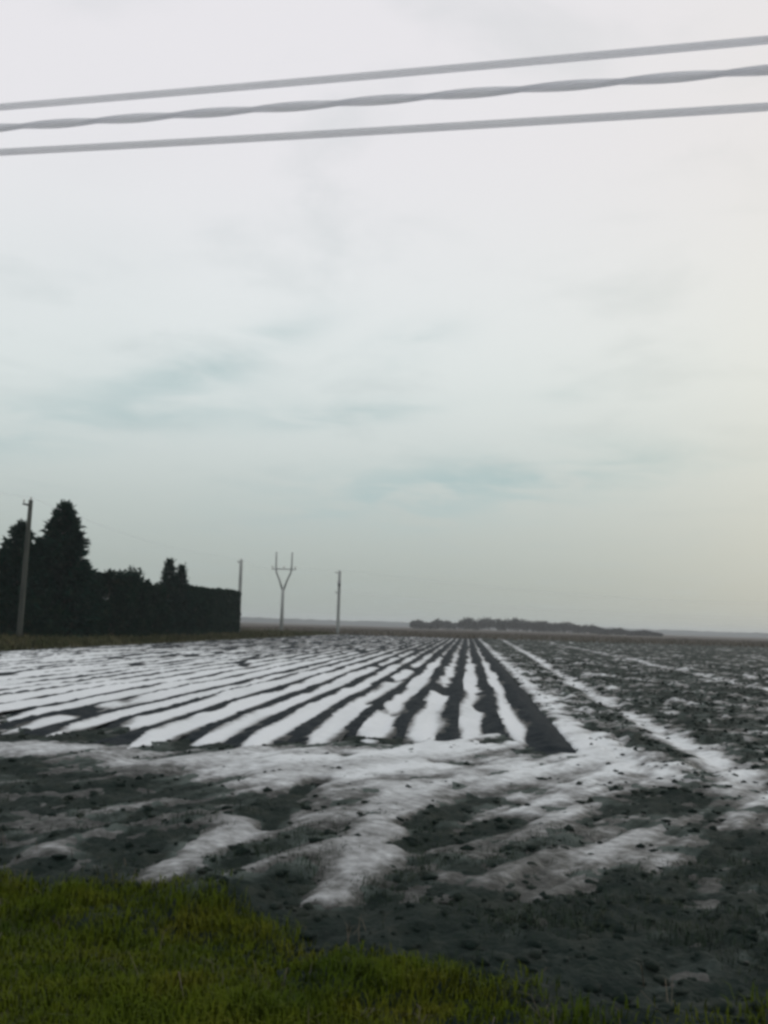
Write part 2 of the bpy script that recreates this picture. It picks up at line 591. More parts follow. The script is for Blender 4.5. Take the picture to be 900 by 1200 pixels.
def compact(verts, faces, val=None):
    used = np.unique(faces)
    remap = np.zeros(len(verts), np.int64)
    remap[used] = np.arange(len(used))
    if val is not None:
        return verts[used], remap[faces], val[used]
    return verts[used], remap[faces]


# ------------------------------------------------------------------ snow lying on headland and ploughland
def stroke(x, y, pts, half, px=True):
    P = [ground_at(*p) if px else np.array(p) for p in pts]
    d = np.full(x.shape, 1e9)
    for a, b in zip(P[:-1], P[1:]):
        e = b - a
        L = float(e @ e)
        t = np.clip(((x - a[0]) * e[0] + (y - a[1]) * e[1]) / L, 0, 1)
        d = np.minimum(d, np.hypot(x - a[0] - t * e[0], y - a[1] - t * e[1]))
    return np.exp(-(d / half) ** 2)


a = math.radians(34)
GS, GC = GX * math.cos(a) - GY * math.sin(a), GX * math.sin(a) + GY * math.cos(a)
streak = fbm(GS * 1.7, GC * 0.38, 51, 5, 0.55)
speck = fbm(GX * 3.0, GY * 3.0, 57, 4, 0.6)
T = -0.20 + 0.0 * GX
near = GR < 40
for amp, half, pts in (
        (1.15, 1.0, [(-160, 862), (0, 876), (150, 888), (300, 898), (450, 892)]),
        (0.78, 1.7, [(440, 905), (560, 890), (680, 900), (790, 915)]),
        (0.75, 1.2, [(440, 862), (610, 868)]),
        (0.30, 0.6, [(350, 955), (440, 935)]),
        (1.4, 0.17, [(400, 892), (330, 945), (285, 968), (185, 1032)]),
        (1.4, 0.20, [(482, 925), (445, 985), (395, 1055)]),
        (1.0, 0.18, [(50, 998), (115, 1022)]),
        (0.35, 0.9, [(560, 945), (640, 960), (740, 985)]),
        (0.55, 0.55, [(760, 1000), (900, 962), (980, 945)]),
        (0.75, 0.36, [(655, 850), (700, 895)]),
        (-0.95, 0.75, [(80, 867), (190, 862), (300, 866), (400, 866)]),
        (-1.6, 0.15, [(408, 885), (345, 938), (310, 968)]),
        (-1.6, 0.13, [(372, 915), (290, 958)]),
        (-1.4, 0.2, [(470, 970), (570, 934)]),
        (-1.3, 0.2, [(480, 992), (600, 955)]),
        (-0.45, 0.8, [(-100, 900), (60, 905), (160, 925)]),
        (-0.60, 0.55, [(745, 905), (775, 930), (830, 985)]),
        (-0.60, 0.50, [(880, 1010), (960, 990)]),
        (-1.3, 0.42, [(458, 866), (490, 846)]),
        (-1.0, 0.28, [(503, 892), (545, 894)]),
        (-1.0, 0.3, [(575, 872), (592, 868)]),
        (-0.9, 0.35, [(0, 868), (40, 862)]),
        (-0.35, 1.0, [(700, 1080), (900, 1100)])):
    T[near] += amp * stroke(GX[near], GY[near], pts, half)
rightside = smooth(1.5, 1.9, GU) * smooth(11, 15, GV)
ut = GU - 3.32 - 0.016 * (GV - 15) - 0.10 * vnoise(GV * 0.15, 0 * GV, 44)
ut2 = GU - 9.6 - 0.016 * (GV - 15) - 0.10 * vnoise(GV * 0.15, 0 * GV, 44)
T += rightside * (0.95 * np.exp(-((GU - 1.80) / 0.33) ** 2) + 0.95 * np.exp(-(ut / 0.25) ** 2) + 0.50 * np.exp(-(ut2 / 0.42) ** 2)
                  + 0.26 * np.exp(-((GU - 2.4) / 0.7) ** 2) * (1 - smooth(25, 45, GV)) - 0.06)
T += (1 - smooth(13, 16, GV)) * 0.10 * smooth(6.0, 8.0, GP) - 0.10 * smooth(6.4, 5.0, GP)
T += 1.0 * fbm(GS * 4.6, GC * 0.75, 53, 4, 0.6) * (1 - 0.6 * rightside)
T += 0.75 * streak * (1 - 0.6 * rightside) + (0.50 + 0.42 * rightside) * speck - 0.12 * smooth(40, 120, GR)
T += 0.75 * rightside * fbm(GU * 1.4, GV * 0.55, 63, 3)
lowz = GZ - 0.92 * CLOD * clods(GX, GY, GR)
T -= 0.7 * smooth(5.4, 4.6, GP)
T -= smooth(-0.9, 0.1, GV - row_end(GU)) * smooth(1.5, 0.9, GU) * (0.35 + 1.6 * fbm(GX * 1.1, GY * 1.1, 61, 4, 0.6))
SZ = lowz + 0.030 * np.tanh(T * 2.0) + 0.006
store(field.data, 'dust', np.clip(0.56 + 0.75 * T, 0, 0.8) * (GI < 0.5) * (1 - 0.8 * smooth(5.0, 4.4, GP)))
bare = (GI > 0.9) | (GP < 4.5) | (T < -0.5) | (GR > 190)
keep = (~bare).ravel()[faces].any(1) & ok.ravel()[faces].all(1)
vs, fs, dv = compact(np.stack([GX, GY, SZ], -1).reshape(-1, 3), faces[keep], (np.clip((T + 0.20) / 1.05, 0, 1) * (0.40 + 0.30 * smooth(6.5, 11, GP) + 0.26 * smooth(11, 16, GV)) * (0.85 + 0.5 * fbm(GS * 2.4, GC * 0.5, 59, 4, 0.6))).ravel())
snow = link('snow', store(mesh_np('snow', vs, fs), 'depth', dv), M['slush'])
tag(snow, 'thin grey melting snow in patches over the headland and ploughed soil', 'snow', kind='stuff')

# ------------------------------------------------------------------ ridges and the snow strips in the furrows between them
def vsteps(v0, v1):
    out, v = [v0], v0
    while v < v1:
        v += 0.05 + 0.0042 * max(v - 6, 0) ** 1.12
        out.append(v)
    return np.array(out)


row_dev = RNG.normal(0, 0.05, N_ROWS)
row_dev[0] = 0.0
row_hgt = RNG.uniform(0.085, 0.125, N_ROWS)
V_FAR = 165.0


def furrow_z(u, v, k):
    """height of the ridged surface, u measured from the crest of ridge k, in pitches"""
    w = np.clip(np.abs(u), 0, 0.5)
    z = row_hgt[k] * np.cos(w * math.pi) ** 1.6
    return z


for k in range(N_ROWS):
    uc = U_LAST - k * PITCH_ROW + row_dev[k]
    lo = -0.5 if k < N_ROWS - 1 else -0.6
    left = (U_LAST - (k + 1) * PITCH_ROW + row_dev[k + 1] - uc) / 2 if k < N_ROWS - 1 else -PITCH_ROW / 2
    right = (U_LAST - (k - 1) * PITCH_ROW + row_dev[k - 1] - uc) / 2 if k > 0 else 0.40
    ve = float(row_end(np.array(uc))) - 0.35
    if k == 0:
        row_hgt[k] = 0.13
    vv = vsteps(ve, V_FAR)
    ww = np.linspace(-0.5, 0.5, 17)
    VV, WW = np.meshgrid(vv, ww, indexing='ij')
    UU = uc + np.where(WW < 0, WW * 2 * -left * 1.0, WW * 2 * right) + 0.045 * vnoise(VV * 0.22, 0 * VV + k * 0.0, 71) * 1.0
    X, Y = uv_to_xy(UU, VV)
    endf = smooth(ve - 0.05, ve + 1.3, VV + 0.35 * vnoise(UU * 3, VV * 1.5, 73))
    far = 1 - 0.55 * smooth(25, 110, VV)
    Z = furrow_z(WW, VV, k) * endf * (0.85 + 0.25 * vnoise(VV * 0.6, 0 * VV + k * 7.7, 72))
    Z = Z + 0.055 * fbm(X * 4.0, Y * 4.0, 74, 4, 0.6) * far * np.cos(np.clip(np.abs(WW), 0, 0.5) * math.pi) ** 0.5 - 0.015
    Z[0] -= 0.14
    Z[-1] -= 0.2
    ridge = link('ridge', mesh_np('ridge', np.stack([X, Y, Z], -1).reshape(-1, 3), grid_faces(*VV.shape)), M['ridge_soil'], field)
    # snow: fills the furrow right of this crest and creeps up the flank that faces the road
    if k == 0:
        continue
    vv = vsteps(ve - 0.5, V_FAR - 6)
    u0, u1 = uc + 0.06, U_LAST - (k - 1) * PITCH_ROW + row_dev[k - 1] - 0.08
    ww = np.linspace(0, 1, 19)
    VV, WW = np.meshgrid(vv, ww, indexing='ij')
    bend = 0.045 * vnoise(VV * 0.22, 0 * VV, 71)
    UU = u0 + (u1 - u0) * WW + bend
    X, Y = uv_to_xy(UU, VV)
    mid = (uc + u1 + 0.08) / 2
    wl = (UU - bend - uc) / (2 * right)                  # 0 at this crest, 0.5 in the furrow, 1 at the next crest
    ca, cb = furrow_z(wl, VV, k), furrow_z(1 - wl, VV, k - 1)
    hill = np.where(wl < 0.5, ca, cb)
    endf = smooth(ve - 0.05, ve + 1.3, VV + 0.35 * vnoise(UU * 3, VV * 1.5, 73))
    wide = 0.30 + 0.025 * smooth(1.5, 9, -UU) + 0.11 * fbm(VV * 0.20, 0 * VV + k * 3.3, 81, 3) - 0.15 * smooth(24, 80, VV)
    cen = 0.40 - 0.03 * smooth(2, 12, -UU)
    t = wide - np.abs(wl - cen) + 0.15 * fbm(UU * 3.6, VV * 0.50, 82, 5, 0.5) + 0.12 * fbm(UU * 1.2 + k * 9.1, VV * 0.30, 83, 3)
    t = t - 0.20 * (1 - smooth(ve - 0.6, ve + 1.2, VV + 1.6 * fbm(UU * 1.7, VV * 0.5, 87, 3)))
    t = t - 0.32 * smooth(0.34, 0.70, fbm(UU * 0.8 + k * 5.3, VV * 0.22, 84, 3) + 0.22 * smooth(35, 110, VV))
    Z = hill * endf * (0.85 + 0.25 * vnoise(VV * 0.6, 0 * VV + k * 7.7, 72)) * (1 - 0.10 * smooth(0, 0.2, t)) - 0.012
    Z = Z + 0.050 * fbm(X * 4.0, Y * 4.0, 74, 2, 0.6) * 0.35 * np.sqrt(np.clip(np.cos(np.clip(np.minimum(wl, 1 - wl), 0, .5) * math.pi), 0, 1))
    Z = Z + 0.055 * np.tanh(t * 3.2)
    Z[0] -= 0.1
    fc = grid_faces(*VV.shape)
    kp = (t > -0.3).ravel()[fc].any(1)
    vs, fs, dv = compact(np.stack([X, Y, Z], -1).reshape(-1, 3), fc[kp], (np.clip((t + 0.05) / 0.20, 0, 1) * (0.93 + 0.35 * fbm(UU * 1.5, VV * 0.25, 86, 4, 0.6)) * (1 - 0.45 * smooth(22, 75, VV))).ravel())
    link('snow_strip', store(mesh_np('snow_strip', vs, fs), 'depth', dv), M['snow'], field)

# ------------------------------------------------------------------ clods and grass
def scatter_blades(name, pts, z, length, width, mat, label, cat, lean=0.5, seed=1):
    """each blade a bent two-segment sliver"""
    g = np.random.default_rng(seed)
    n = len(pts)
    L = length * g.uniform(0.5, 1.25, n) * (0.7 + 0.9 * smooth(-0.2, 0.5, fbm(pts[:, 0] * 2.2, pts[:, 1] * 2.2, seed + 300, 3)))
    wdt = width * g.uniform(0.6, 1.3, n)
    th = g.uniform(0, 2 * math.pi, n)
    ln = lean * g.uniform(0.2, 1.2, n)
    dirx, diry = np.cos(th), np.sin(th)
    sx_, sy_ = -diry, dirx
    base = np.stack([pts[:, 0], pts[:, 1], z], 1)
    side = np.stack([sx_ * wdt / 2, sy_ * wdt / 2, np.zeros(n)], 1)
    midp = base + np.stack([dirx * L * ln * 0.35, diry * L * ln * 0.35, L * 0.62], 1)
    tip = base + np.stack([dirx * L * ln, diry * L * ln, L * np.clip(1.05 - 0.45 * ln, 0.2, 1)], 1)
    v = np.stack([base - side, base + side, midp - side * 0.7, midp + side * 0.7, tip], 1).reshape(-1, 3)
    b = np.arange(n)[:, None] * 5
    q = b + np.array([[0, 1, 3, 2]])
    t = b + np.array([[2, 3, 4]])
    return tag(link(name, mesh_np(name, v, q, t), mat), label, cat, kind='stuff')


g = np.random.default_rng(5)
n = 340000
pa, pl = g.uniform(2.2, 5.8, n), g.uniform(-5, 16, n)
x, y = along_road(pa, pl)
edge = 4.55 + 0.9 * fbm(x * 0.9, y * 0.9, 91, 3) + 0.15 * fbm(x * 4, y * 4, 92, 2)
dens = smooth(edge + 0.45, edge - 0.35, pa) * (0.65 + 0.35 * smooth(-0.4, 0.3, fbm(x * 2.5, y * 2.5, 93, 3)))
k_ = g.random(n) < dens
pts = np.stack([x, y], 1)[k_]
vz = verge_height(pa[k_]) + 0.03 * fbm(pts[:, 0] * 1.3, pts[:, 1] * 1.3, 3, 4) - 0.30 * smooth(4.05, 4.55, pa[k_] + 0.4 * fbm(pts[:, 0] * 1.2, pts[:, 1] * 1.2, 7, 3))
vz = np.maximum(vz, soil_height(pts[:, 0], pts[:, 1])[0])
scatter_blades('verge_grass', pts, vz - 0.002, 0.066, 0.008, M['grass'],
               'short olive green grass on the verge nearest the camera', 'grass', 0.75, 2)

n = 2600
pa, pl = g.uniform(2.2, 5.2, n), g.uniform(-5, 16, n)
x, y = along_road(pa, pl)
k_ = g.random(n) < smooth(-0.1, 0.5, fbm(x * 1.4, y * 1.4, 97, 3))
pts = np.stack([x, y], 1)[k_]
scatter_blades('dead_grass', pts, np.maximum(verge_height(pa[k_]) - 0.30 * smooth(4.05, 4.55, pa[k_]), soil_height(pts[:, 0], pts[:, 1])[0]) - 0.02,
               0.15, 0.006, M['dry_grass'], 'long dead straw blades lying in the verge grass', 'grass', 1.6, 8)
n = 170000
rr_ = np.exp(g.uniform(math.log(4.3), math.log(14), n))
aa_ = g.uniform(-0.75, 0.75, n)
x, y = rr_ * np.sin(aa_), rr_ * np.cos(aa_)
z, u, v, r, perp, inside = soil_height(x, y)
dens = smooth(4.2, 4.6, perp) * smooth(9.5, 5.2, perp + 0.9 * fbm(x * 0.6, y * 0.6, 95, 3)) * (0.25 + 0.75 * smooth(-2, 2.0, x)) \
    * smooth(-0.3, 0.3, fbm(x * 1.3, y * 1.3, 96, 4))
k_ = g.random(n) < dens
scatter_blades('sparse_grass', np.stack([x, y], 1)[k_], z[k_] - 0.005, 0.055, 0.006, M['dark_grass'],
               'sparse dark grass and weeds on the muddy headland', 'grass', 1.0, 3)

ICO_V = np.array([(0, 0, 1), (.894, 0, .447), (.276, .851, .447), (-.724, .526, .447), (-.724, -.526, .447), (.276, -.851, .447),
                  (.724, .526, -.447), (-.276, .851, -.447), (-.894, 0, -.447), (-.276, -.851, -.447), (.724, -.526, -.447), (0, 0, -1)])
ICO_F = np.array([(0, 1, 2), (0, 2, 3), (0, 3, 4), (0, 4, 5), (0, 5, 1), (1, 6, 2), (2, 7, 3), (3, 8, 4), (4, 9, 5), (5, 10, 1), (2, 6, 7),
                  (3, 7, 8), (4, 8, 9), (5, 9, 10), (1, 10, 6), (11, 7, 6), (11, 8, 7), (11, 9, 8), (11, 10, 9), (11, 6, 10)])
n = 26000
rr_ = np.exp(g.uniform(math.log(4.4), math.log(60), n))
aa_ = g.uniform(-0.7, 0.75, n)
x, y = rr_ * np.sin(aa_), rr_ * np.cos(aa_)
z, u, v, r, perp, inside = soil_height(x, y)
k_ = (inside < 0.05) & (perp > 4.4) & (g.random(n) < np.where((u > 1.5) & (v > 11), 0.8, 0.22))
x, y, z = x[k_], y[k_], z[k_]
n = len(x)
sz_ = 0.010 + 0.034 * g.random(n) ** 3 + 0.0007 * rr_[k_]
sc = np.stack([sz_ * g.uniform(0.7, 1.5, n), sz_ * g.uniform(0.7, 1.5, n), sz_ * g.uniform(0.45, 0.8, n)], 1)
th = g.uniform(0, 6.28, n)
vv = ICO_V[None] * (1 + g.uniform(-0.4, 0.4, (n, 12, 1))) * sc[:, None, :]
vx = vv[..., 0] * np.cos(th)[:, None] - vv[..., 1] * np.sin(th)[:, None]
vy = vv[..., 0] * np.sin(th)[:, None] + vv[..., 1] * np.cos(th)[:, None]
vv = np.stack([vx + x[:, None], vy + y[:, None], vv[..., 2] + z[:, None] + 0.1 * sz_[:, None]], -1).reshape(-1, 3)
ff = (np.arange(n)[:, None, None] * 12 + ICO_F[None]).reshape(-1, 3)
tag(link('soil_clods', mesh_np('soil_clods', vv, None, ff), M['soil']), 'loose dark clods of wet soil scattered on the field', 'soil', kind='stuff')

# grass bank under the trees
al = np.linspace(18, 168, 260)
pp = np.linspace(-46, -20.6, 60)
VV, UU = np.meshgrid(al, pp, indexing='ij')
UU = UU + 0.6 * vnoise(VV * 0.15, 0 * VV, 101) * smooth(-30, -21, UU)
X, Y = uv_to_xy(UU, VV)
Z = 0.10 * smooth(-20.6, -23, UU) + 0.08 * fbm(X * 0.5, Y * 0.5, 102, 3) - 0.03 - 0.2 * smooth(-21.6, -20.7, UU)
bank = link('grass_bank', mesh_np('grass_bank', np.stack([X, Y, Z], -1).reshape(-1, 3), grid_faces(*VV.shape)), M['rough_grass'])
tag(bank, 'rough grassy strip under the dark trees at the field edge', kind='structure')
n = 60000
uu, vv = g.uniform(-34, -20.8, n), np.exp(g.uniform(math.log(22), math.log(166), n))
uu = uu + 0.6 * vnoise(vv * 0.15, 0 * vv, 101)
x, y = uv_to_xy(uu, vv)
scatter_blades('bank_grass', np.stack([x, y], 1), 0.02 + 0.10 * smooth(-20.6, -23, uu) - 0.2 * smooth(-21.6, -20.7, uu), 0.34, 0.05, M['rough_grass'],
               'rough green and straw coloured grass under the row of trees', 'grass', 0.7, 4)
n = 36000
uu, vv = g.uniform(-70, 120, n), np.exp(g.uniform(math.log(150), math.log(420), n))
x, y = uv_to_xy(uu, vv)
scatter_blades('dry_grass', np.stack([x, y], 1), np.full(n, -0.2), 0.48, 0.12, M['dry_grass'],
               'dry brown grass at the far end of the field', 'grass', 0.6, 6)


# ------------------------------------------------------------------ trees
def spray_mesh(name, pos, direc, length, width, seed):
    """kite-shaped sprays of foliage; each bent along its length"""
    g = np.random.default_rng(seed)
    n = len(pos)
    d = direc / np.linalg.norm(direc, axis=1, keepdims=True)
    rnd = g.normal(size=(n, 3))
    s = np.cross(d, rnd)
    s /= np.linalg.norm(s, axis=1, keepdims=True) + 1e-9
    nn = np.cross(d, s)
    L, Wd = length[:, None], width[:, None]
    a = pos
    b = pos + d * L * 0.45 + s * Wd / 2 + nn * L * 0.08
    c = pos + d * L - nn * L * 0.12
    e = pos + d * L * 0.5 - s * Wd / 2 + nn * L * 0.08
    v = np.stack([a, b, c, e], 1).reshape(-1, 3)
    i = np.arange(n)[:, None] * 4
    return mesh_np(name, v, None, np.concatenate([i + np.array([[0, 1, 2]]), i + np.array([[0, 2, 3]])]), False)


def conifer(loc, height, radius, label, seed, cat='tree', group='dark trees along the field edge', nspray=7000, low=0.03, power=0.75):
    g = np.random.default_rng(seed)
    t = thing('conifer_tree', loc, label, cat, group)
    mb = MB()
    bend = g.normal(0, 0.02, 2) * height * 0.3
    tp = [(bend[0] * (z / height) ** 2, bend[1] * (z / height) ** 2, z - 0.1) for z in np.linspace(0, height * 0.97, 9)]
    mb.tube(tp, [0.026 * height * (1 - 0.93 * i / 8) for i in range(9)], 8)
    pos, dr, ln = [], [], []
    nb = 120
    for i in range(nb):
        h = low + (1 - low) * ((i + g.random()) / nb) ** 0.9
        th = i * 2.399 + g.normal(0, 0.25)
        R = radius * (1 - h) ** power * g.uniform(0.70, 1.18) + 0.12
        z0 = h * height
        cx, cy = bend[0] * h * h, bend[1] * h * h
        drop = R * g.uniform(0.05, 0.30) - 0.35 * R * smooth(0.6, 1.0, h)
        p0, p1 = np.array([cx, cy, z0]), np.array([cx + R * math.cos(th), cy + R * math.sin(th), z0 - drop])
        mb.tube([p0, (p0 + p1) / 2 + np.array([0, 0, 0.05 * R]), p1], [0.012 * height * (1 - 0.7 * h) * 0.5, 0.018, 0.008], 4, False)
        m = int(nspray / nb * (0.35 + 1.3 * R / (radius + 0.1)))
        f = g.random(m) ** 0.6
        q = p0 + (p1 - p0) * f[:, None]
        q += g.normal(0, 1, (m, 3)) * np.array([0.16, 0.16, 0.13]) * (0.5 + 0.5 * R)
        pos.append(q)
        rise = float(smooth(0.72, 1.0, h))
        out = np.array([math.cos(th) * (1 - 0.6 * rise), math.sin(th) * (1 - 0.6 * rise), -0.25 + 1.1 * rise])
        dr.append(out + g.normal(0, 0.55, (m, 3)))
        ln.append(g.uniform(0.22, 0.72, m) * min(1.0, 0.38 + 0.6 * R))
    pos, dr, ln = np.concatenate(pos), np.concatenate(dr), np.concatenate(ln)
    pos[:, 2] = np.maximum(pos[:, 2], 0.05)
    mb.build('trunk', M['bark'], t)
    link('crown', spray_mesh('crown', pos, dr, ln, ln * 0.34, seed), M['needles'], t)
    return t


def bush(loc, size, label, seed, name='evergreen_shrub', cat='shrub', group='dark trees along the field edge', n=7000, leaf=0.22, mat='foliage'):
    g = np.random.default_rng(seed)
    t = thing(name, loc, label, cat, group)
    sx_, sy_, h = size
    mb = MB()
    cl = []
    for i in range(26):
        th, rad = g.uniform(0, 6.28), g.random() ** 0.5
        z = h * g.uniform(0.18, 0.88)
        k = math.sqrt(max(1 - ((z / h - 0.35) / 0.68) ** 2, 0.05))
        cl.append((rad * k * sx_ * 0.72 * math.cos(th), rad * k * sy_ * 0.72 * math.sin(th), z, g.uniform(0.45, 0.85)))
    cl.append((0, 0, h * 0.85, 0.6))
    for i, (cx, cy, z, r) in enumerate(cl):
        if i % 2 == 0:
            b = (cx * 0.12, cy * 0.12, -0.1)
            mb.tube([b, (cx * 0.5, cy * 0.5, z * 0.55), (cx, cy, z)], [0.09, 0.05, 0.015], 5, False)
    mb.build('trunk', M['bark'], t)
    per = n // len(cl)
    pos, dr = [], []
    for cx, cy, z, r in cl:
        d = g.normal(size=(per, 3))
        d /= np.linalg.norm(d, axis=1, keepdims=True)
        q = d * (g.random((per, 1)) ** 0.4) * r * np.array([sx_ * 0.42, sy_ * 0.42, h * 0.24]) + np.array([cx, cy, z])
        pos.append(q)
        dr.append(d + g.normal(0, 0.6, (per, 3)) + np.array([0, 0, 0.35]))
    # leading shoots above the outline
    for i in range(9):
        th, rad = g.uniform(0, 6.28), g.random() ** 0.5 * 0.75
        q0 = np.array([rad * sx_ * math.cos(th), rad * sy_ * math.sin(th), h * (0.90 - 0.35 * rad * rad)])
        f_ = g.random((60, 1))
        pos.append(q0 + f_ * np.array([g.normal(0, 0.12), g.normal(0, 0.12), g.uniform(0.25, 0.75)]) + g.normal(0, 0.10, (60, 3)) * (1.15 - f_))
        dr.append(g.normal(0, 0.6, (60, 3)) + np.array([0, 0, 0.9]))
    # skirt down to the ground
    m = n // 4
    th = g.uniform(0, 6.28, m)
    rr_ = g.random(m) ** 0.35
    pos.append(np.stack([np.cos(th) * rr_ * sx_ * 0.85, np.sin(th) * rr_ * sy_ * 0.85, g.uniform(0.03, 0.5, m) * h], 1))
    dr.append(g.normal(0, 1, (m, 3)) + np.array([0, 0, 0.3]))
    pos, dr = np.concatenate(pos), np.concatenate(dr)
    pos[:, 2] = np.maximum(pos[:, 2], 0.05)
    ln = leaf * g.uniform(0.7, 1.5, len(pos))
    link('crown', spray_mesh('crown', pos, dr, ln, ln * 0.6, seed), M[mat], t)
    return t


def base_of(px, depth):
    hz = 719.3 + 0.030 * px                       # horizon line of the photograph
    x, y, _ = at_depth(px, hz, depth)
    return x, y


def h_of(px_top, x_px, depth):
    return at_depth(x_px, px_top, depth)[2]


def put(px, depth):
    x, y = base_of(px, depth)
    return (x, y, 0.03)


conifer(put(17, 67), h_of(614, 17, 67), 2.7, 'broad dark conifer rising behind the leftmost utility pole', 201, power=0.8, nspray=9000)
conifer(put(67, 69), h_of(591, 67, 69), 2.7, 'tallest dark conifer with a pointed top, right of the leftmost pole', 202, power=0.72, nspray=11000)
conifer(put(42, 72), h_of(634, 42, 72), 1.9, 'shorter conifer filling the gap between the two tall conifers', 203, power=0.75)
conifer(put(195, 90), h_of(657, 193, 90), 1.55, 'small conifer whose pointed tip tops the middle of the tree row', 204, power=0.85, nspray=6000)
conifer(put(210, 91), h_of(664, 209, 91), 1.25, 'slightly lower conifer tip just right of the pointed one in the tree row', 205, power=0.85, nspray=5000)
for px, dep, top, wx, lab, sd in (
        (-16, 66, 676, 2.6, 'low dark shrub at the left edge of the picture, left of the pole', 211),
        (40, 66, 700, 2.4, 'low dark shrub at the foot of the leftmost pole and tall conifers', 212),
        (95, 73, 671, 2.3, 'dark rounded shrub directly right of the tallest conifer', 213),
        (126, 76, 664, 2.7, 'highest rounded dark evergreen in the middle of the tree row', 214),
        (151, 79, 665, 2.3, 'dark evergreen with a sloping top right of the highest rounded one', 215),
        (172, 83, 679, 2.2, 'lower dark shrub in the dip left of the small pointed conifer', 216),
        (222, 94, 692, 2.0, 'dark shrub joining the small conifers to the clipped hedge', 217)):
    bush(put(px, dep), (wx, 1.9, h_of(top + 5, px, dep)), lab, sd)

# clipped hedge with a flat top
p0, p1 = np.array(base_of(214, 97)), np.array(base_of(270, 122))
h0, h1 = h_of(690, 225, 97), h_of(694, 275, 122)
ax = p1 - p0
L = float(np.linalg.norm(ax))
hx, hy = ax / L, np.array([-ax[1], ax[0]]) / L
t = thing('hedge', (float(p0[0]), float(p0[1]), 0.03), 'tall clipped hedge with flat top and square end, right of the tree row', 'hedge',
          'dark trees along the field edge')
g2 = np.random.default_rng(77)
n = 30000
s_, w_, hh = g2.random(n), g2.uniform(-1, 1, n), g2.random(n)
face = g2.integers(0, 4, n)
w_ = np.where(face == 0, -1 + 0.12 * g2.random(n), np.where(face == 1, 1 - 0.12 * g2.random(n), w_))
hh = np.where(face == 2, 1 - 0.05 * g2.random(n), hh)
s_ = np.where((face == 3) & (g2.random(n) < 0.3), 1 - 0.03 * g2.random(n), s_)
HH = h0 + (h1 - h0) * s_
lump = 0.10 * fbm(s_ * 14, w_ * 2 + hh * 3, 5, 3)
pos = np.stack([hx[0] * s_ * L + hy[0] * w_ * (1.1 + lump), hx[1] * s_ * L + hy[1] * w_ * (1.1 + lump), np.maximum(hh * (HH + lump * 2.2), 0.05)], 1)
dr = g2.normal(0, 1, (n, 3)) + np.stack([hy[0] * w_, hy[1] * w_, hh], 1)
ln = g2.uniform(0.16, 0.36, n)
link('foliage', spray_mesh('foliage', pos, dr, ln, ln * 0.6, 78), M['foliage'], t)
for i in range(12):
    mb = MB()
    s = (i + 0.5) / 12 * L
    o_ = g2.uniform(-0.2, 0.2)
    bx, by = hx[0] * s + hy[0] * o_, hx[1] * s + hy[1] * o_
    mb.tube([(bx, by, -0.1), (bx + 0.1, by, h0 * 0.45), (bx, by + 0.1, h0 * 0.86)], [0.09, 0.06, 0.02], 6)
    mb.build('stem', M['bark'], t)

# far wood on the horizon, one hazy mass
g3 = np.random.default_rng(31)
pos, dr, ln = [], [], []
for i in range(300):
    px = g3.uniform(482, 775)
    dep = g3.uniform(640, 760)
    prof = 0.45 + 0.55 * math.exp(-((px - 590) / 75) ** 2) + 0.12 * math.sin(px * 0.21) + (0.15 if 650 < px < 690 else 0)
    h = 8.6 * prof * g3.uniform(0.75, 1.1) * (1 - 0.55 * max(px - 700, 0) / 75)
    bx, by = base_of(px, dep)
    m = 120
    d = g3.normal(size=(m, 3))
    d /= np.linalg.norm(d, axis=1, keepdims=True)
    q = d * (g3.random((m, 1)) ** 0.45) * np.array([2.6, 2.6, h * 0.42]) + np.array([bx, by, h * 0.55])
    q[:, 2] = np.maximum(q[:, 2], -0.1)
    pos.append(q)
    dr.append(d + np.array([0, 0, 0.8]) + g3.normal(0, 0.5, (m, 3)))
    ln.append(g3.uniform(0.7, 1.6, m))
pos, dr, ln = np.concatenate(pos), np.concatenate(dr), np.concatenate(ln)
tag(link('distant_wood', spray_mesh('distant_wood', pos, dr, ln, ln * 0.5, 32), M['bare_twigs']),
    'hazy strip of distant woodland on the horizon where the rows converge', 'wood', kind='stuff')

# low wooded rise closing the horizon
aa_ = np.radians(np.linspace(-60, 60, 900))
dist = 2300 + 250 * np.sin(aa_ * 5)
top = 11 + 5.0 * fbm(aa_ * 14, 0 * aa_, 111, 4) + 1.6 * fbm(aa_ * 160, 0 * aa_, 112, 3)
rows = []
for k, (dd, hf) in enumerate(((0, -0.05), (60, 0.7), (130, 1.0), (400, 0.9), (800, -0.05))):
    rows.append(np.stack([(dist + dd) * np.sin(aa_), (dist + dd) * np.cos(aa_), np.maximum(top * hf, -0.5)], 1))
V = np.stack(rows, 0)
hills = link('hills', mesh_np('hills', V.reshape(-1, 3), grid_faces(V.shape[0], V.shape[1])), M['far_wood'])
tag(hills, 'low wooded rise fading into haze along the horizon', kind='structure')


# ------------------------------------------------------------------ poles and lines
def insulator(mb, p, r=0.055, h=0.22):
    x, y, z = p
    mb.tube([(x, y, z), (x, y, z + h * 0.3), (x, y, z + h * 0.45), (x, y, z + h * 0.6), (x, y, z + h * 0.8), (x, y, z + h)],
            [r * 0.35, r * 0.35, r, r * 0.6, r * 0.95, r * 0.4], 8)


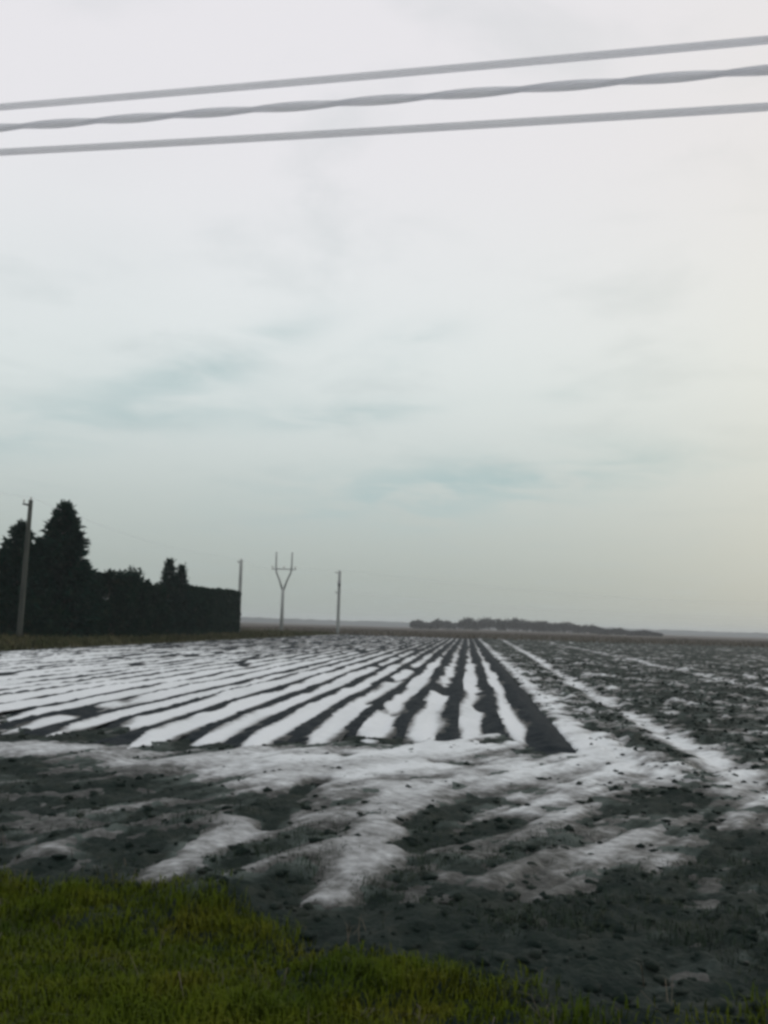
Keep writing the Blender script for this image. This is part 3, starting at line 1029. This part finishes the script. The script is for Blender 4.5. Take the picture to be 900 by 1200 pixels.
def utility_pole(name, loc, height, r0, r1, label, lean=(0, 0), arms=((0.95, 1.5),), rz=0.0, mat='concrete', group='utility poles', box=False):
    t = thing(name, loc, label, 'pole', group)
    t.rotation_euler = (lean[1], lean[0], 0)
    mb = MB()
    zs = np.linspace(-0.4, height, 7)
    mb.tube([(0, 0, z) for z in zs], [r0 + (r1 - r0) * max(z, 0) / height for z in zs], 12)
    mb.build('shaft', M[mat], t)
    for f, w in arms:
        mb = MB()
        mb.box((0, 0, 0), (w, 0.10, 0.12), 0)
        o = mb.build('crossarm', M['steel'], t)
        o.location = (-math.sin(rz) * (r1 + 0.06), math.cos(rz) * (r1 + 0.06), height * f)
        o.rotation_euler = (0, 0, rz)
        for s in (-1, 1):
            mi = MB()
            insulator(mi, (s * (w / 2 - 0.08), 0, 0.06))
            mi.build('insulator', M['porcelain'], o)
    mi = MB()
    insulator(mi, (0, 0, height - 0.02))
    mi.build('insulator', M['porcelain'], t)
    if box:
        mb = MB()
        mb.box((0, -r1 - 0.18, height * 0.80), (0.55, 0.30, 0.75))
        mb.build('switch_box', M['steel'], t)
    return t


b1 = ground_at(22, 752)
H1 = 8.9
utility_pole('utility_pole', (float(b1[0]), float(b1[1]), 0.05), H1, 0.19, 0.135, 'leaning grey utility pole at far left in front of the tall conifers',
             lean=(math.radians(0.9), 0), arms=((0.965, 1.1),), rz=1.4, mat='old_pole')
x2, y2 = base_of(279.5, 128)
H2 = h_of(656, 279, 128)
utility_pole('utility_pole', (x2, y2, -0.1), H2 + 0.1, 0.26, 0.20, 'pale utility pole showing just above the square end of the clipped hedge',
             arms=((0.965, 0.9),), rz=1.3)
x4, y4 = base_of(396, 172)
H4 = h_of(669, 396, 172)
utility_pole('utility_pole', (x4, y4, -0.16), H4 + 0.16, 0.30, 0.24, 'single pale utility pole standing right of the forked one', arms=((0.97, 1.5), (0.66, 1.2)),
             rz=0.9, box=True)

# forked pole
x3, y3 = base_of(330, 205)
H3 = h_of(646, 331, 205)
t = thing('forked_pole', (x3, y3, -0.16), 'tall pale utility pole forking into two upright arms near the top', 'pole', 'utility poles')
fork = H3 * 0.55
mb = MB()
mb.tube([(0, 0, -0.4), (0, 0, fork * 0.5), (0, 0, fork)], [0.40, 0.35, 0.30], 12)
mb.build('shaft', M['concrete'], t)
for s in (-1, 1):
    mb = MB()
    mb.tube([(s * 0.10, 0, fork - 0.5), (s * 0.75, 0, fork + H3 * 0.09), (s * 1.45, 0, fork + H3 * 0.19), (s * 1.60, 0, fork + H3 * 0.26), (s * 1.60, 0, H3)],
            [0.22, 0.20, 0.19, 0.18, 0.15], 10)
    mb.build('fork_arm', M['concrete'], t)
mb = MB()
mb.box((0, 0.24, fork + H3 * 0.235), (5.0, 0.16, 0.20))
arm = mb.build('crossarm', M['steel'], t)
for xx in (-2.35, 0.0, 2.35):
    mi = MB()
    insulator(mi, (xx, 0.24, fork + H3 * 0.235 + 0.10), 0.12, 0.5)
    mi.build('insulator', M['porcelain'], arm)


def sag_line(a, b, sag, n=60):
    a, b = np.array(a), np.array(b)
    s = np.linspace(0, 1, n)[:, None]
    p = a + (b - a) * s
    p[:, 2] -= sag * 4 * s[:, 0] * (1 - s[:, 0])
    return p


def wire(name, pts, r, label, group, sides=6):
    mb = MB()
    mb.tube([tuple(p) for p in pts], r, sides)
    o = mb.build(name, M['cable'], None)
    return tag(o, label, 'cable', group)


top1 = (float(b1[0]) + math.sin(math.radians(0.9)) * H1, float(b1[1]), H1 + 0.22)
pL = (-26.5, 25.0)
utility_pole('utility_pole', (pL[0], pL[1], 0.0), 8.8, 0.19, 0.135, 'grey utility pole on the near end of the tree row line', arms=((0.965, 1.1),), rz=1.4,
             mat='old_pole')
wire('line_wire', sag_line((pL[0], pL[1], 9.0), top1, 0.7), 0.010, 'thin wire running left from the top of the leaning pole', 'thin wires between far poles')
wire('line_wire', sag_line(top1, (x2, y2, H2 + 0.2), 0.9), 0.010, 'thin wire from the leaning pole to the pole at the hedge end',
     'thin wires between far poles')
wire('line_wire', sag_line((x2, y2, H2 + 0.2), (x3, y3, fork + H3 * 0.235 + 0.5), 0.9), 0.018, 'thin wire from the hedge end pole to the forked pole',
     'thin wires between far poles')
wire('line_wire', sag_line((x3 + 2.35, y3 + 0.24, fork + H3 * 0.235 + 0.45), (x4, y4, H4 + 0.2), 0.5), 0.018,
     'thin wire from the forked pole to the single pole on its right', 'thin wires between far poles')
xr, yr = base_of(1010, 235)
utility_pole('utility_pole', (xr, yr, -0.16), 10.2, 0.30, 0.24, 'pale utility pole far out in the ploughland on the right', arms=((0.97, 1.5), (0.66, 1.2)), rz=0.3)
wire('line_wire', sag_line((x4, y4, H4 + 0.2), (xr, yr, 10.25), 2.0, 90), 0.022, 'upper faint wire crossing the sky low over the far field', 'thin wires between far poles')
wire('line_wire', sag_line((x4, y4, H4 * 0.66 + 0.1), (xr, yr, 10.2 * 0.66), 1.6, 90), 0.020, 'lower faint wire crossing the sky low over the far field',
     'thin wires between far poles')

# three thick cables overhead
CA = math.radians(-74)
CD, CN = np.array([math.sin(CA), math.cos(CA), 0]), np.array([math.cos(CA), -math.sin(CA), 0])
DIST = 8.6
ends = {}


def cable_points(pix, s0=-26.0, s1=50.0, n=420):
    ss, zz = [], []
    for p in pix:
        v = ray(*p)
        q = v * (DIST / (v @ CN))
        ss.append(q @ CD)
        zz.append(q[2] + EYE)
    c = np.polyfit(ss, zz, 1)
    s = np.linspace(s0, s1, n)
    z = np.polyval(c, s) + 0.0007 * (s - np.mean(ss)) ** 2
    return np.stack([CD[0] * s + CN[0] * DIST, CD[1] * s + CN[1] * DIST, z], 1)


W1 = cable_points([(0, 128), (450, 84), (900, 50)])
W2 = cable_points([(0, 152), (450, 114), (900, 85)], n=900)
W3 = cable_points([(0, 180), (450, 152), (900, 127)])
R_CAB = 0.036
wire('overhead_cable', W1, R_CAB, 'topmost of the three thick pale cables crossing the upper sky', 'overhead cables', 10)
wire('overhead_cable', W3, R_CAB, 'lowest of the three thick pale cables crossing the upper sky', 'overhead cables', 10)
tw = thing('twisted_cable', tuple(W2[0]), 'middle cable of the three across the upper sky, twisted from strands', 'cable', 'overhead cables')
for k in range(2):
    mb = MB()
    pts = []
    for i, p in enumerate(W2):
        ph = 2 * math.pi * (i * 76.0 / 900) / 1.75 + k * math.pi
        off = CN * math.cos(ph) * 0.019 + np.array([0, 0, 1]) * math.sin(ph) * 0.019
        pts.append(tuple(p + off - W2[0]))
    mb.tube(pts, 0.027, 8)
    mb.build('strand', M['cable'], tw)
for idx, lab in ((0, 'roadside pole holding the overhead cables beyond the right edge'), (-1, 'roadside pole holding the overhead cables beyond the left edge')):
    zt = W1[idx][2]
    bx, by = W1[idx][0], W1[idx][1]
    p = utility_pole('utility_pole', (float(bx), float(by) + 0.20, -0.1), float(zt) + 0.35, 0.20, 0.15, lab, arms=(), mat='old_pole')
    for Wk in (W1, W2, W3):
        mb = MB()
        mb.box((0, -0.20, float(Wk[idx][2]) + 0.1 - 0.06), (0.16, 0.30, 0.10))
        mb.build('bracket', M['steel'], p)

# ------------------------------------------------------------------ damp winter air
mb = MB()
x, z0, z1 = 4200, -1.2, 24.0
vs = [(-x, -x, z0), (x, -x, z0), (x, x, z0), (-x, x, z0), (-x, -x, z1), (x, -x, z1), (x, x, z1), (-x, x, z1)]
mb.add(vs, [(3, 2, 1, 0), (4, 5, 6, 7), (0, 1, 5, 4), (1, 2, 6, 5), (2, 3, 7, 6), (3, 0, 4, 7)])
hm = bpy.data.materials.new('haze')
hm.use_nodes = True
hm.node_tree.nodes.clear()
ho = hm.node_tree.nodes.new('ShaderNodeOutputMaterial')
hv = hm.node_tree.nodes.new('ShaderNodeVolumePrincipled')
hv.inputs['Color'].default_value = (0.82, 0.87, 0.90, 1)
hv.inputs['Density'].default_value = 0.00030
hv.inputs['Anisotropy'].default_value = 0.2
hm.node_tree.links.new(hv.outputs[0], ho.inputs['Volume'])
haze = mb.build('haze', hm, None, False)
tag(haze, 'thin damp winter haze over the whole field', 'haze', kind='stuff')
